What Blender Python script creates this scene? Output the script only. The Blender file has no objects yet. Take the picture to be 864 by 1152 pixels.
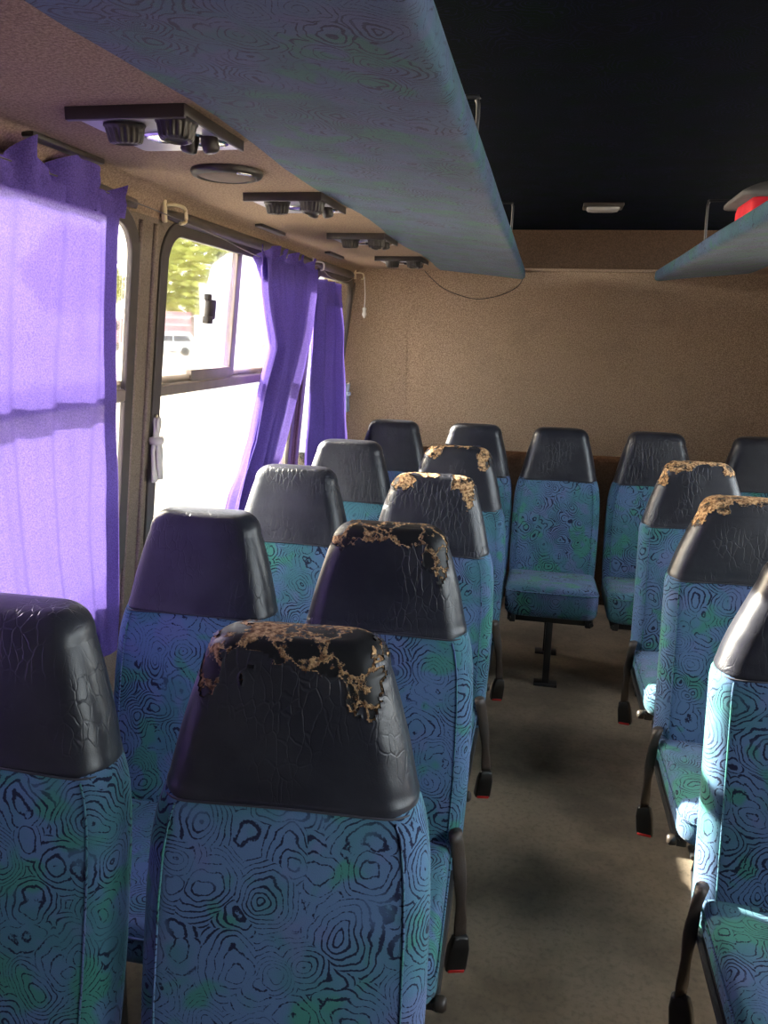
import bpy, bmesh, math, random
from mathutils import Vector, Matrix, noise
random.seed(7)
S = bpy.context.scene
C = S.collection
PI = math.pi

# ------------------------------------------------------------------ materials
class NT:
    def __init__(s, name):
        s.m = bpy.data.materials.new(name); s.m.use_nodes = True
        s.t = s.m.node_tree; s.t.nodes.clear()
        s.out = s.n('ShaderNodeOutputMaterial')
    def n(s, typ, ins=None, **kw):
        nd = s.t.nodes.new(typ)
        for k, v in kw.items(): setattr(nd, k, v)
        for k, v in (ins or {}).items(): s.set(nd, k, v)
        return nd
    def set(s, nd, k, v):
        sock = nd.inputs[k]
        if isinstance(v, bpy.types.NodeSocket): s.t.links.new(v, sock)
        else: sock.default_value = v
    def math(s, op, a, b=None, c=None, clamp=False):
        nd = s.n('ShaderNodeMath', operation=op, use_clamp=clamp)
        for i, v in enumerate((a, b, c)):
            if v is not None: s.set(nd, i, v)
        return nd.outputs[0]
    def vmath(s, op, a, b=None):
        nd = s.n('ShaderNodeVectorMath', operation=op)
        s.set(nd, 0, a)
        if b is not None: s.set(nd, 1, b)
        return nd.outputs[0]
    def mix(s, f, a, b):
        nd = s.n('ShaderNodeMix', data_type='RGBA')
        s.set(nd, 0, f); s.set(nd, 6, a); s.set(nd, 7, b)
        return nd.outputs[2]
    def noise(s, vec, scale, detail=3, rough=.55):
        return s.n('ShaderNodeTexNoise', {'Vector': vec, 'Scale': scale, 'Detail': detail, 'Roughness': rough})
    def ramp(s, f, lo, hi):
        nd = s.n('ShaderNodeMapRange', {'Value': f, 'From Min': lo, 'From Max': hi}, interpolation_type='SMOOTHSTEP')
        return nd.outputs[0]
    def coord(s, jitter=True):
        tc = s.n('ShaderNodeTexCoord').outputs['Object']
        if not jitter: return tc
        oi = s.n('ShaderNodeObjectInfo').outputs['Random']
        off = s.vmath('SCALE', (13.1, 7.7, 5.3)); off.node.inputs['Scale'].default_value = 1
        s.t.links.new(oi, off.node.inputs['Scale'])
        return s.vmath('ADD', tc, off)
    def bump(s, h, strength=.3, dist=.002):
        return s.n('ShaderNodeBump', {'Height': h, 'Strength': strength, 'Distance': dist}).outputs[0]
    def bsdf(s, col, rough=.6, normal=None, spec=.5, **kw):
        b = s.n('ShaderNodeBsdfPrincipled', {'Base Color': col, 'Roughness': rough, 'Specular IOR Level': spec})
        if normal is not None: s.set(b, 'Normal', normal)
        for k, v in kw.items(): s.set(b, k.replace('_', ' '), v)
        s.t.links.new(b.outputs[0], s.out.inputs[0])
        return b

def c3(r, g, b): return (r, g, b, 1)

def simple(name, col, rough=.5, spec=.5, bumpscale=None, bs=.2, var=.12, **kw):
    t = NT(name); co = t.coord()
    nz = t.noise(co, 14, 4).outputs[0]
    cc = t.mix(t.ramp(nz, .3, .7), c3(*[x*(1-var) for x in col]), c3(*[min(1, x*(1+var)) for x in col]))
    nm = None
    if bumpscale: nm = t.bump(t.noise(co, bumpscale, 4).outputs[0], bs, .002)
    t.bsdf(cc, rough, nm, spec, **kw)
    return t.m

def fabric(name, dim=1.0, scale=1.0, jitter=True, sheen=.12, spec=.2):
    t = NT(name); co = t.coord(jitter)
    d = t.noise(co, 9*scale, 3, .45)
    dvs = t.vmath('SCALE', t.vmath('SUBTRACT', d.outputs['Color'], (.5, .5, .5))); dvs.node.inputs['Scale'].default_value = .088/scale
    p = t.vmath('ADD', co, dvs)
    vor = t.n('ShaderNodeTexVoronoi', {'Vector': p, 'Scale': 12.5*scale, 'Randomness': 1.0}, feature='F1')
    big = t.noise(co, 4.5*scale, 2).outputs[0]
    cellv = t.n('ShaderNodeSeparateColor', {'Color': vor.outputs['Color']}).outputs[0]
    v = t.math('MULTIPLY', vor.outputs['Distance'], t.math('ADD', 7.0, t.math('MULTIPLY', cellv, 5.0)))
    v = t.math('ADD', v, t.math('MULTIPLY', big, 2.2))
    fr = t.math('PINGPONG', v, .5)
    # rope-like dashes along the lines
    dash = t.noise(co, 260*scale, 1).outputs[0]
    wv = t.noise(t.vmath('ADD', co, (1.7, 5.1, .3)), 9*scale, 2).outputs[0]
    width = t.math('ADD', t.math('MULTIPLY', t.ramp(wv, .38, .68), .14), t.math('MULTIPLY', dash, .32))
    line = t.math('SUBTRACT', 1, t.ramp(t.math('SUBTRACT', fr, width), -.165, -.075))
    keep = t.ramp(t.noise(t.vmath('ADD', co, (7.7, 2.1, 4.3)), 10*scale, 2).outputs[0], .33, .47)
    gn = t.noise(co, 6.5*scale, 3, .5).outputs[0]
    gn2 = t.noise(t.vmath('ADD', co, (4.2, 1.1, 8.3)), 9*scale, 2, .6).outputs[0]
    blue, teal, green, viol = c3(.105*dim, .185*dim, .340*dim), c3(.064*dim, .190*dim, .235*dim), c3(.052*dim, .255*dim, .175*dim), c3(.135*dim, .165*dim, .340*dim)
    col = t.mix(t.ramp(gn, .42, .62), blue, teal)
    col = t.mix(t.math('MULTIPLY', t.ramp(gn2, .54, .64), .85), col, green)
    col = t.mix(t.math('MULTIPLY', t.ramp(gn2, .44, .34), .7), col, viol)
    weave = t.noise(co, 700, 1).outputs[0]
    col = t.mix(t.math('MULTIPLY', weave, .35), col, c3(.06*dim, .10*dim, .15*dim))
    col = t.mix(t.math('MULTIPLY', t.math('MULTIPLY', line, t.math('ADD', .45, t.math('MULTIPLY', keep, .55))), .95), col, c3(.010, .011, .035))
    nm = t.bump(weave, .35, .0015)
    b = t.bsdf(col, .9, nm, spec)
    t.set(b, 'Sheen Weight', sheen); t.set(b, 'Sheen Roughness', .4)
    return t.m

def vinyl(name):
    t = NT(name); co = t.coord()
    st = t.n('ShaderNodeMapping', {'Vector': co, 'Scale': (1, 1, .38), 'Rotation': (0, .5, 0)}).outputs[0]
    d = t.noise(co, 14, 3)
    dvs = t.vmath('SCALE', t.vmath('SUBTRACT', d.outputs['Color'], (.5, .5, .5))); dvs.node.inputs['Scale'].default_value = .022
    p = t.vmath('ADD', st, dvs)
    w = t.n('ShaderNodeTexVoronoi', {'Vector': p, 'Scale': 62}, feature='DISTANCE_TO_EDGE').outputs['Distance']
    crease = t.ramp(w, 0, .08)
    where = t.ramp(t.noise(co, 7, 2).outputs[0], .42, .62)
    fine = t.noise(co, 420, 2).outputs[0]
    h = t.math('ADD', t.math('MULTIPLY', t.math('MULTIPLY', crease, where), .9), t.math('MULTIPLY', fine, .22))
    h = t.math('ADD', h, t.math('MULTIPLY', t.noise(co, 22, 2).outputs[0], 1.2))
    nm = t.bump(h, .45, .0018)
    col = t.mix(t.ramp(t.noise(co, 9, 4).outputs[0], .35, .7), c3(.016, .017, .025), c3(.028, .029, .038))
    rg = t.math('ADD', .285, t.math('MULTIPLY', t.noise(co, 30, 3).outputs[0], .14))
    t.bsdf(col, rg, nm, .48)
    return t.m

def foam(name, cell=17, lo=.015, hi=.075, edge=.55, br=1):
    t = NT(name); co = t.coord()
    d = t.noise(co, 45, 4, .65)
    dvs = t.vmath('SCALE', t.vmath('SUBTRACT', d.outputs['Color'], (.5, .5, .5))); dvs.node.inputs['Scale'].default_value = .05
    p = t.vmath('ADD', co, dvs)
    w = t.n('ShaderNodeTexVoronoi', {'Vector': p, 'Scale': cell}, feature='DISTANCE_TO_EDGE').outputs['Distance']
    att = t.n('ShaderNodeAttribute', attribute_name='edge').outputs['Fac']
    part = t.noise(co, 24, 2).outputs[0]
    vein = t.math('SUBTRACT', 1, t.ramp(t.math('SUBTRACT', w, t.math('MULTIPLY', t.ramp(part, .48, .75), .11)), lo, hi))
    ed = t.ramp(t.math('MULTIPLY', att, t.math('ADD', edge, t.ramp(part, .35, .65))), .45, .75)
    f = t.math('MAXIMUM', vein, ed)
    nz = t.noise(co, 130, 4).outputs[0]
    tan = t.mix(t.ramp(nz, .34, .66), c3(.13*br, .060*br, .028*br), c3(min(.75, .52*br), .33*br, .17*br))
    col = t.mix(f, c3(.012, .012, .014), tan)
    h = t.math('ADD', t.math('MULTIPLY', t.noise(co, 260, 3).outputs[0], f), t.math('MULTIPLY', f, .6))
    rg = t.math('ADD', .45, t.math('MULTIPLY', f, .5))
    t.bsdf(col, rg, t.bump(h, .8, .004), .3)
    return t.m

def carpet(name, a, b, scale=260, stains=True, rough=.95):
    t = NT(name); co = t.coord(False)
    n1 = t.noise(co, scale, 3, .7).outputs[0]
    col = t.mix(t.ramp(n1, .32, .68), c3(*a), c3(*b))
    if stains:
        n2 = t.noise(co, 3.2, 5, .65).outputs[0]
        col = t.mix(t.math('MULTIPLY', t.ramp(n2, .50, .75), .22), col, c3(*[x*.5 for x in a]))
    t.bsdf(col, rough, t.bump(n1, .6, .004), .15)
    return t.m

M = {}
M['fabric'] = fabric('seat_fabric', 1.0)
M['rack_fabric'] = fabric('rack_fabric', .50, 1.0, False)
M['ceiling_fabric'] = fabric('ceiling_fabric', .04, 1.0, False, 0, .04)  # nearly black tint: the ceiling's low light is put into the fabric colour
M['vinyl'] = vinyl('cracked_black_vinyl')
M['foam'] = foam('torn_foam', 17, .012, .06, .38)
M['foam_light'] = foam('frayed_foam', 22, .10, .30, 1.0, 1.45)
M['carpet'] = carpet('brown_wall_carpet', (.19, .125, .080), (.47, .335, .225), 215)
M['side_carpet'] = carpet('brown_ceiling_carpet', (.20, .135, .092), (.37, .26, .175), 180)
M['pillar'] = carpet('pillar_carpet', (.14, .105, .08), (.23, .175, .135), 220)
M['void_shade'] = carpet('void_shade_panel', (.03, .018, .012), (.055, .035, .024), 120, False)  # dark brown carrying the shade of the void behind the back row
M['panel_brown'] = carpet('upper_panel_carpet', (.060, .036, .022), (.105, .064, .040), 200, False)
M['gasket'] = simple('window_gasket', (.060, .047, .038), .55, .4, 60, .15)
M['header'] = simple('window_header', (.075, .058, .046), .5, .4, 40, .15)
M['alu'] = simple('window_rail', (.20, .155, .125), .35, .5)
M['black'] = simple('black_plastic', (.014, .013, .012), .38, .5, 90, .1)
M['darkbrown'] = simple('brown_black_plastic', (.035, .026, .020), .42, .5, 90, .1)
M['steel'] = simple('painted_black_steel', (.02, .02, .021), .4, .5)
M['webbing'] = simple('belt_webbing', (.050, .036, .028), .5, .5, 300, .3)
M['red'] = simple('red_plastic', (.50, .012, .012), .4, .5)
M['plate'] = simple('grey_panel_plastic', (.42, .41, .44), .28, .5)
M['chrome'] = simple('chrome', (.7, .7, .7), .15, .5, Metallic=1.0)
M['speaker'] = simple('speaker_cloth', (.17, .125, .095), .85, .2, 500, .5)
M['cream'] = simple('cream_plastic', (.62, .50, .30), .4, .5)
M['cord'] = simple('white_cord', (.50, .45, .42), .9, .2, 200, .4)
M['bluecord'] = simple('grey_blue_cloth', (.24, .28, .34), .9, .2, 200, .4)
M['wire'] = simple('thin_wire', (.12, .10, .085), .35, .5)
M['wirew'] = simple('white_string', (.6, .55, .5), .8, .3)
M['lamp'] = simple('lamp_diffuser', (.42, .40, .37), .35, .5)
M['redcloth'] = simple('red_bag_cloth', (.62, .02, .035), .7, .3, 150, .2)
M['greycloth'] = simple('grey_bag_cloth', (.16, .15, .14), .85, .2, 120, .3)
M['piping'] = simple('seam_piping', (.045, .045, .055), .5, .4)

t = NT('worn_floor_vinyl'); co = t.coord(False)
n1 = t.noise(co, 2.3, 5, .6).outputs[0]; n2 = t.noise(co, 60, 4, .7).outputs[0]; n3 = t.noise(co, 9, 4, .7).outputs[0]
col = t.mix(t.ramp(n1, .38, .66), c3(.25, .205, .150), c3(.130, .105, .077))
col = t.mix(t.math('MULTIPLY', t.ramp(n3, .5, .72), .5), col, c3(.24, .19, .14))
col = t.mix(t.math('MULTIPLY', t.ramp(n2, .45, .7), .35), col, c3(.055, .045, .036))
t.bsdf(col, .62, t.bump(n2, .25, .002), .35); M['floor'] = t.m

t = NT('purple_curtain'); co = t.coord(False)
n1 = t.noise(co, 330, 2, .6).outputs[0]
col = t.mix(t.ramp(n1, .35, .65), c3(.095, .064, .25), c3(.150, .103, .38))
nm = t.bump(n1, .3, .001)
dif = t.n('ShaderNodeBsdfDiffuse', {'Color': col, 'Normal': nm}); tr = t.n('ShaderNodeBsdfTranslucent', {'Color': col, 'Normal': nm})
mx = t.n('ShaderNodeMixShader', {0: .17, 1: dif.outputs[0], 2: tr.outputs[0]})
tp_ = t.n('ShaderNodeBsdfTransparent', {'Color': c3(.80, .72, 1)})
mx = t.n('ShaderNodeMixShader', {0: .03, 1: mx.outputs[0], 2: tp_.outputs[0]})
t.t.links.new(mx.outputs[0], t.out.inputs[0]); M['curtain'] = t.m

t = NT('window_glass')
tr = t.n('ShaderNodeBsdfTransparent', {'Color': c3(.94, .95, .93)}); gl = t.n('ShaderNodeBsdfGlossy', {'Roughness': .03, 'Color': c3(1, 1, 1)})
fr = t.n('ShaderNodeFresnel', {'IOR': 1.45})
mx = t.n('ShaderNodeMixShader', {0: t.math('MULTIPLY', fr.outputs[0], .8), 1: tr.outputs[0], 2: gl.outputs[0]})
t.t.links.new(mx.outputs[0], t.out.inputs[0]); M['glass'] = t.m

M['ground'] = carpet('pale_sandy_ground', (.42, .37, .30), (.56, .50, .42), 2.0, False)
M['leaf'] = simple('tree_leaves', (.42, .44, .10), .7, .3, None, .2, .35)
M['bark'] = simple('tree_bark', (.12, .085, .055), .9, .2, 20, .6)
M['white_paint'] = simple('white_vehicle_paint', (.70, .70, .69), .3, .5)
M['pink_paint'] = simple('faded_pink_paint', (.44, .20, .22), .5, .4)
M['dark_glass'] = simple('dark_vehicle_glass', (.03, .03, .035), .12, .5)
M['tyre'] = simple('tyre_rubber', (.02, .02, .02), .8, .3)

# ------------------------------------------------------------------ helpers
def link(name, me, mat=None, parent=None, smooth=True, angle=None):
    o = bpy.data.objects.new(name, me); C.objects.link(o)
    if mat is not None and not me.materials: me.materials.append(mat)
    if smooth:
        for p in me.polygons: p.use_smooth = True
        if angle is not None:
            me.set_sharp_from_angle(angle=math.radians(angle))
    if parent is not None: o.parent = parent
    return o
def frombm(name, bm, mat, parent=None, smooth=True, angle=None):
    bmesh.ops.recalc_face_normals(bm, faces=bm.faces[:])
    me = bpy.data.meshes.new(name); bm.to_mesh(me); bm.free()
    return link(name, me, mat, parent, smooth, angle)
def tag(o, label=None, cat=None, group=None, kind=None):
    if label: o['label'] = label
    if cat: o['category'] = cat
    if group: o['group'] = group
    if kind: o['kind'] = kind
    return o
def empty(name, loc=(0, 0, 0)):
    o = bpy.data.objects.new(name, None); C.objects.link(o); o.location = loc; o.empty_display_size = .1
    return o
def box(bm, x0, x1, y0, y1, z0, z1, bev=0, seg=2, M4=None):
    r = bmesh.ops.create_cube(bm, size=1)
    vs = r['verts']
    for v in vs:
        v.co = Vector(((x0+x1)/2+v.co.x*(x1-x0), (y0+y1)/2+v.co.y*(y1-y0), (z0+z1)/2+v.co.z*(z1-z0)))
    if bev:
        es = list({e for v in vs for e in v.link_edges})
        g = bmesh.ops.bevel(bm, geom=es, offset=bev, segments=seg, affect='EDGES', profile=.5)
        vs = list({v for f in g['faces'] for v in f.verts} | {v for v in vs if v.is_valid})
    if M4 is not None:
        for v in vs: v.co = M4 @ v.co
    return vs
def mbox(name, mat, parent, *a, bev=0, seg=2, M4=None):
    bm = bmesh.new(); box(bm, *a, bev=bev, seg=seg, M4=M4)
    return frombm(name, bm, mat, parent, True, 40)
def loft(bm, rings, cap=True, closed=True):
    vr = [[bm.verts.new(p) for p in r] for r in rings]
    n = len(vr[0])
    for a, b in zip(vr, vr[1:]):
        for i in range(n if closed else n-1):
            j = (i+1) % n
            bm.faces.new((a[i], a[j], b[j], b[i]))
    if cap:
        bm.faces.new(vr[0][::-1]); bm.faces.new(vr[-1])
    return vr
def tube(bm, pts, r, n=8, flat=None):
    pts = [Vector(p) for p in pts]; rings = []
    up = Vector((0, 0, 1))
    for i, p in enumerate(pts):
        d = (pts[min(i+1, len(pts)-1)]-pts[max(i-1, 0)]).normalized()
        a = d.cross(up if abs(d.z) < .95 else Vector((1, 0, 0))).normalized(); b = a.cross(d)
        rr = r[i] if isinstance(r, (list, tuple)) else r
        rb = rr*(flat or 1)
        rings.append([p+a*math.cos(2*PI*k/n)*rr+b*math.sin(2*PI*k/n)*rb for k in range(n)])
    loft(bm, rings)
def lathe(bm, prof, n=24, M4=None):
    rings = [[Vector((r*math.cos(2*PI*k/n), r*math.sin(2*PI*k/n), z)) for k in range(n)] for r, z in prof]
    if M4 is not None: rings = [[M4 @ p for p in r] for r in rings]
    loft(bm, rings)
def spline(pts, n=8):
    pts = [Vector(p) for p in pts]; out = []
    for i in range(len(pts)-1):
        p0, p1, p2, p3 = pts[max(i-1, 0)], pts[i], pts[i+1], pts[min(i+2, len(pts)-1)]
        for k in range(n):
            u = k/n
            out.append(.5*((2*p1)+(p2-p0)*u+(2*p0-5*p1+4*p2-p3)*u*u+(3*p1-p0-3*p2+p3)*u**3))
    return out+[pts[-1]]
def interp(tab, z):
    if z <= tab[0][0]: return tab[0][1]
    for (a, b), (c, d) in zip(tab, tab[1:]):
        if z <= c:
            u = (z-a)/(c-a); return b+(d-b)*u
    return tab[-1][1]
def sm(u): u = max(0, min(1, u)); return u*u*(3-2*u)

def rrect(w, t, r, nf, nc, bulge=0.0):
    """rounded rectangle, +-w by +-t, centred; front is -y"""
    r = min(r, w*.99, t*.99); P = []
    def arc(cx, cy, a0):
        for k in range(nc+1):
            a = a0+PI/2*k/nc; P.append((cx+r*math.cos(a), cy+r*math.sin(a)))
    def seg(x0, y0, x1, y1, n):
        for k in range(1, n): P.append((x0+(x1-x0)*k/n, y0+(y1-y0)*k/n))
    arc(-w+r, -t+r, PI); seg(-w+r, -t, w-r, -t, nf); arc(w-r, -t+r, 1.5*PI)
    arc(w-r, t-r, 0); seg(w-r, t, -w+r, t, nf); arc(-w+r, t-r, .5*PI)
    if bulge:
        P = [(x, y-(bulge*(1-(x/w)**2) if y < 0 else 0)) for x, y in P]
    return P

# ------------------------------------------------------------------ flat sheets with holes (walls, window frames)
def rr_outline(y0, y1, z0, z1, r, n=8):
    pts = []
    for cx, cy, a in ((y1-r, z1-r, 0), (y0+r, z1-r, PI/2), (y0+r, z0+r, PI), (y1-r, z0+r, 1.5*PI)):
        for k in range(n+1): pts.append((cx+r*math.cos(a+PI/2*k/n), cy+r*math.sin(a+PI/2*k/n)))
    return pts
def sheet(name, loops, thick, mat, matrix, parent=None, bevel=0):
    cu = bpy.data.curves.new(name, 'CURVE'); cu.dimensions = '2D'; cu.fill_mode = 'BOTH'
    cu.extrude = thick/2; cu.bevel_depth = bevel; cu.bevel_resolution = 2
    for lp in loops:
        sp = cu.splines.new('POLY'); sp.points.add(len(lp)-1); sp.use_cyclic_u = True
        for p, (a, b) in zip(sp.points, lp): p.co = (a, b, 0, 1)
    tmp = bpy.data.objects.new('tmp', cu); C.objects.link(tmp)
    dg = bpy.context.evaluated_depsgraph_get(); dg.update()
    me = bpy.data.meshes.new_from_object(tmp.evaluated_get(dg))
    bpy.data.objects.remove(tmp); bpy.data.curves.remove(cu)
    me.materials.clear(); me.transform(matrix); me.name = name
    return link(name, me, mat, parent, True, 35)

# ------------------------------------------------------------------ room shell
YB, Y0 = 4.65, -1.6           # rear wall, front bulkhead
ZS, ZC = 1.905, 2.12          # side ceiling, middle ceiling
ZT, ZL = 1.84, .60            # tilted window band
def wl(z): return -1.08-(1.8-z)*.10
CX = .19                      # centre line of the bus
sec = math.sqrt(1.01)
def wallM(side):
    # local (a, b, n): a along the bus, b up the slope measured as height z, n into the room
    if side < 0:
        return Matrix(((0, .10, 1, wl(0)), (1, 0, 0, 0), (0, 1, -.10, 0), (0, 0, 0, 1)))
    return Matrix(((0, -.10, -1, 2*CX-wl(0)), (1, 0, 0, 0), (0, 1, -.10, 0), (0, 0, 0, 1)))

def st(o): o['kind'] = 'structure'; return o
bm = bmesh.new(); box(bm, -1.35, 1.75, Y0-.3, 4.95, -.05, 0); st(frombm('floor', bm, M['floor'], None, False))
WINS = [(-.72, .52), (.68, 2.015), (2.21, 3.55), (3.705, 4.42)]
ZW0, ZW1 = .83, 1.812
ZR0 = .98                    # sill of the unseen right-hand windows, raised to block light like missing seats
for side, nm in ((-1, 'wall_left'), (1, 'wall_right')):
    holes = [rr_outline(a, b, ZW0 if side < 0 else ZR0, ZW1, .09) for a, b in (WINS[1:] if side < 0 else WINS[:3])]  # front-left and rear-right windows, out of view, are closed to darken the interior
    outer = [(Y0, ZL-.02), (YB+.15, ZL-.02), (YB+.15, ZT+.02), (Y0, ZT+.02)]
    w = st(sheet(nm, [outer]+holes, .012, M['pillar'], wallM(side) @ Matrix.Translation((0, 0, -.006))))
    # lower panel and the rounded join to the side ceiling
    s = side
    def X(x): return x if s < 0 else 2*CX-x
    bm = bmesh.new()
    prof = [(wl(ZL)-.05, 0), (wl(ZL)-.05, ZL), (wl(ZL), ZL), (wl(ZL), 0)]
    loft(bm, [[Vector((X(x), y, z)) for x, z in prof] for y in (Y0, YB+.15)])
    st(frombm('wall_'+('left' if s < 0 else 'right')+'_lower', bm, M['pillar'], None, False))
    x1 = wl(ZT)
    inn = [(x1, ZT-.005)]+[(x1+.07-.07*math.cos(a), ZS-.065+.065*math.sin(a)) for a in [PI/2*k/8 for k in range(9)]]+[(-.55, ZS)]
    out = [(x, z+.03) if i > 3 else (x-.03, z) for i, (x, z) in enumerate(inn)]
    bm = bmesh.new(); loft(bm, [[Vector((X(x), y, z)) for x, z in inn+out[::-1]] for y in (Y0, YB+.15)])
    st(frombm('ceiling_side_'+('left' if s < 0 else 'right'), bm, M['side_carpet'], None, True, 40))
bm = bmesh.new(); box(bm, -1.25, 1.65, Y0, YB+.2, ZC, ZC+.05); st(frombm('ceiling', bm, M['ceiling_fabric'], None, False))

# rear wall: carpeted panel with a rounded left corner, the void's shade painted on a panel below, darker strip above
bm = bmesh.new()
pl = [(-1.22, 4.42)]+[(-1.05+.02-.10+.10*math.cos(PI-a*1), 4.55+.10*math.sin(a)) for a in (0,)]
pl = [(-1.20, 4.30), (-1.125, 4.40), (-1.06, 4.50), (-.99, 4.575), (-.90, 4.625), (-.80, 4.645), (-.70, YB), (1.08, YB), (1.18, 4.645), (1.28, 4.625), (1.37, 4.575), (1.44, 4.50), (1.505, 4.40), (1.58, 4.30)]
pl = [tuple(v)[:2] for v in spline([(a, b, 0) for a, b in pl], 4)]
loft(bm, [[Vector((x, y, z)) for x, y in pl]+[Vector((x, y+.04, z)) for x, y in pl[::-1]] for z in (.905, ZS+.02)])
st(frombm('wall_back', bm, M['carpet'], None, True, 40))
bm = bmesh.new(); box(bm, -1.25, 1.65, 4.72, 4.80, 0, .93); st(frombm('wall_back_lower', bm, M['void_shade'], None, False))
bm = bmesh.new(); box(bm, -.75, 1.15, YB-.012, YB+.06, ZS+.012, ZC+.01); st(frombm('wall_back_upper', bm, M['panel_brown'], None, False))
bm = bmesh.new(); box(bm, -.75, 1.15, YB-.022, YB+.05, ZS-.002, ZS+.014, .005); st(frombm('trim_1', bm, M['side_carpet'], None, True, 40))
# unseen front bulkhead, windscreen opening left out to darken the seats
Mf = Matrix(((1, 0, 0, 0), (0, 0, -1, Y0), (0, 1, 0, 0), (0, 0, 0, 1)))
fw = sheet('wall_front', [[(-1.3, 0), (1.7, 0), (1.7, 2.15), (-1.3, 2.15)]], .05, M['pillar'], Mf)
st(fw)

# windows: gasket ring, middle rail, divider, panes, latch
def make_window(idx, side, a, b, rail=True, div=None, latch=None):
    Mw = wallM(side); ZW0_ = ZW0 if side < 0 else ZR0
    g = sheet('window_%d' % idx, [rr_outline(a-.036, b+.036, ZW0_-.036, ZW1+.030, .12), rr_outline(a+.006, b-.004, ZW0_+.006, ZW1-.006, .085)], .010, M['gasket'],
              Mw @ Matrix.Translation((0, 0, -.001)), None, .003)
    st(g)
    zr = 1.365
    sheet('pane', [rr_outline(a+.005, b-.005, ZW0_+.005, ZW1-.005, .08)], .004, M['glass'], Mw @ Matrix.Translation((0, 0, -.008)), g)
    if rail:
        bm = bmesh.new()
        box(bm, a, b, zr-.022, zr+.012, -.030, .006, .004, 1, Mw)
        box(bm, a, b, zr+.012, zr+.034, -.030, -.010, .002, 1, Mw)
        frombm('rail', bm, M['alu'], g, True, 40)
    if div:
        bm = bmesh.new(); box(bm, div-.02, div+.022, zr+.012, ZW1, -.03, -.004, .003, 1, Mw)
        box(bm, div-.34, div-.01, zr+.010, zr+.048, -.026, -.002, .003, 1, Mw)
        frombm('divider', bm, M['alu'], g, True, 40)
    if latch:
        y, z = latch
        bm = bmesh.new()
        box(bm, y-.020, y+.036, z-.032, z+.032, -.008, .012, .006, 2, Mw)
        box(bm, y-.034, y+.006, z-.046, z-.022, -.006, .016, .004, 2, Mw)
        box(bm, y-.032, y-.004, z+.026, z+.048, -.006, .012, .004, 2, Mw)
        frombm('latch', bm, M['darkbrown'], g, True, 40)
    return g
make_window(1, -1, *WINS[1], True, 1.20)
make_window(2, -1, *WINS[2], True, 2.785, (2.535, 1.607))
make_window(3, -1, *WINS[3], False)
for i, w_ in enumerate(WINS[:3]): make_window(4+i, 1, *w_, True, (w_[0]+w_[1])/2)
# padded header roll above each window, and the seam strips down the pillars
for i, (a, b) in enumerate([(.58, 2.02), (2.16, 3.60), (3.68, 4.40)]):
    bm = bmesh.new()
    pts = [(-1.072, a, 1.845)]+[(-1.066, a+.02+(b-a-.04)*k/10, 1.852) for k in range(11)]+[(-1.072, b, 1.845)]
    tube(bm, pts, [.004]+[.012]+[.019]*9+[.012]+[.004], 14)
    st(frombm('trim_%d' % (i+2), bm, M['header']))
tn = 5
for y in (2.055, 2.135, 3.605, 3.655, 4.485):
    bm = bmesh.new(); tube(bm, [(wl(z)+.002, y+(.02*(1.3-z) if y > 4.4 else 0), z) for z in [.62+.1*k for k in range(13)]], .008, 8, 1.0)
    st(frombm('trim_%d' % tn, bm, M['pillar'])); tn += 1

# ------------------------------------------------------------------ seats
REC = .19
def fy(z): return (z-.87)*REC            # front face of the backrest
BW = [(.30, .200), (.34, .208), (.45, .214), (.55, .217), (.70, .216), (.78, .212), (.83, .205), (.87, .1915), (.90, .183)]
HW = [(.862, .1905), (.875, .1905), (.90, .184), (.95, .1725), (1.00, .1585), (1.04, .146), (1.065, .1365), (1.085, .131), (1.12, .127)]
def tk(z): return .052-.010*sm((z-.87)/.25)
ZTOP, RC = 1.106, .050

def backrest_bm(wm=9):
    bm = bmesh.new(); rings = []
    zs = [.305, .308, .315, .325, .34, .36, .39]+[.42+.02*k for k in range(25)]
    for i, z in enumerate(zs):
        k = min(1, .70+.30*math.sqrt(max(0, 1-(1-min(1, (z-.305)/.05))**2)))
        w = min(wm, interp(BW, z))*(.93+.07*k); th = tk(z)*k
        if z > .86: w -= .006; th -= .004
        rings.append([Vector((x, fy(z)+tk(z)+y, z)) for x, y in rrect(w, th, th*.80, 22, 6, .012)])
    loft(bm, rings); return bm
def side_seam_bm(s_, wm=9):
    bm = bmesh.new(); pts = []
    for k in range(24):
        z = .40+.455*k/23; pts.append((s_*(min(wm, interp(BW, z))-.034), fy(z)-.0042, z))
    tube(bm, pts, .0018, 6)
    return bm

def head_rings(nf, dz, tp=0):
    rings = []; zs = []
    z = .862
    while z < ZTOP-RC: zs.append(z); z += dz
    lst = []
    for z in zs: lst.append((z, interp(HW, z), tk(z)+.002))
    wt = interp(HW, ZTOP-RC); tt = tk(ZTOP-RC)+.002
    m = max(6, int(RC*1.4/dz))
    for k in range(m+1):
        a = PI/2*k/m
        lst.append((ZTOP-RC+RC*math.sin(a), wt-RC+RC*math.cos(a), tt*(.50+.50*max(0, math.cos(a))**.8)))
    z = ZTOP
    for k in range(1, 8):
        u = k/8; lst.append((z+.003*(1-(1-u)**2), (wt-RC)*(1-u*.9), tt*.50*(1-u*.92)))
    rings = []
    for z, w, th in lst:
        zz = min(z, ZTOP); w *= 1-tp*sm((zz-.87)/.25)
        # the hem at the lower edge puffs out a little
        p = .0008*math.exp(-((z-.868)/.008)**2)-.0006*math.exp(-((z-.885)/.010)**2)
        rings.append([Vector((x, fy(zz)+tk(zz)+y, z+.004*math.cos(x*14)*(z < .87))) for x, y in rrect(w+p, th+p, th*.86, nf, 6 if nf < 60 else 12, .010*min(1, w/.14))])
    return rings

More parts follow.
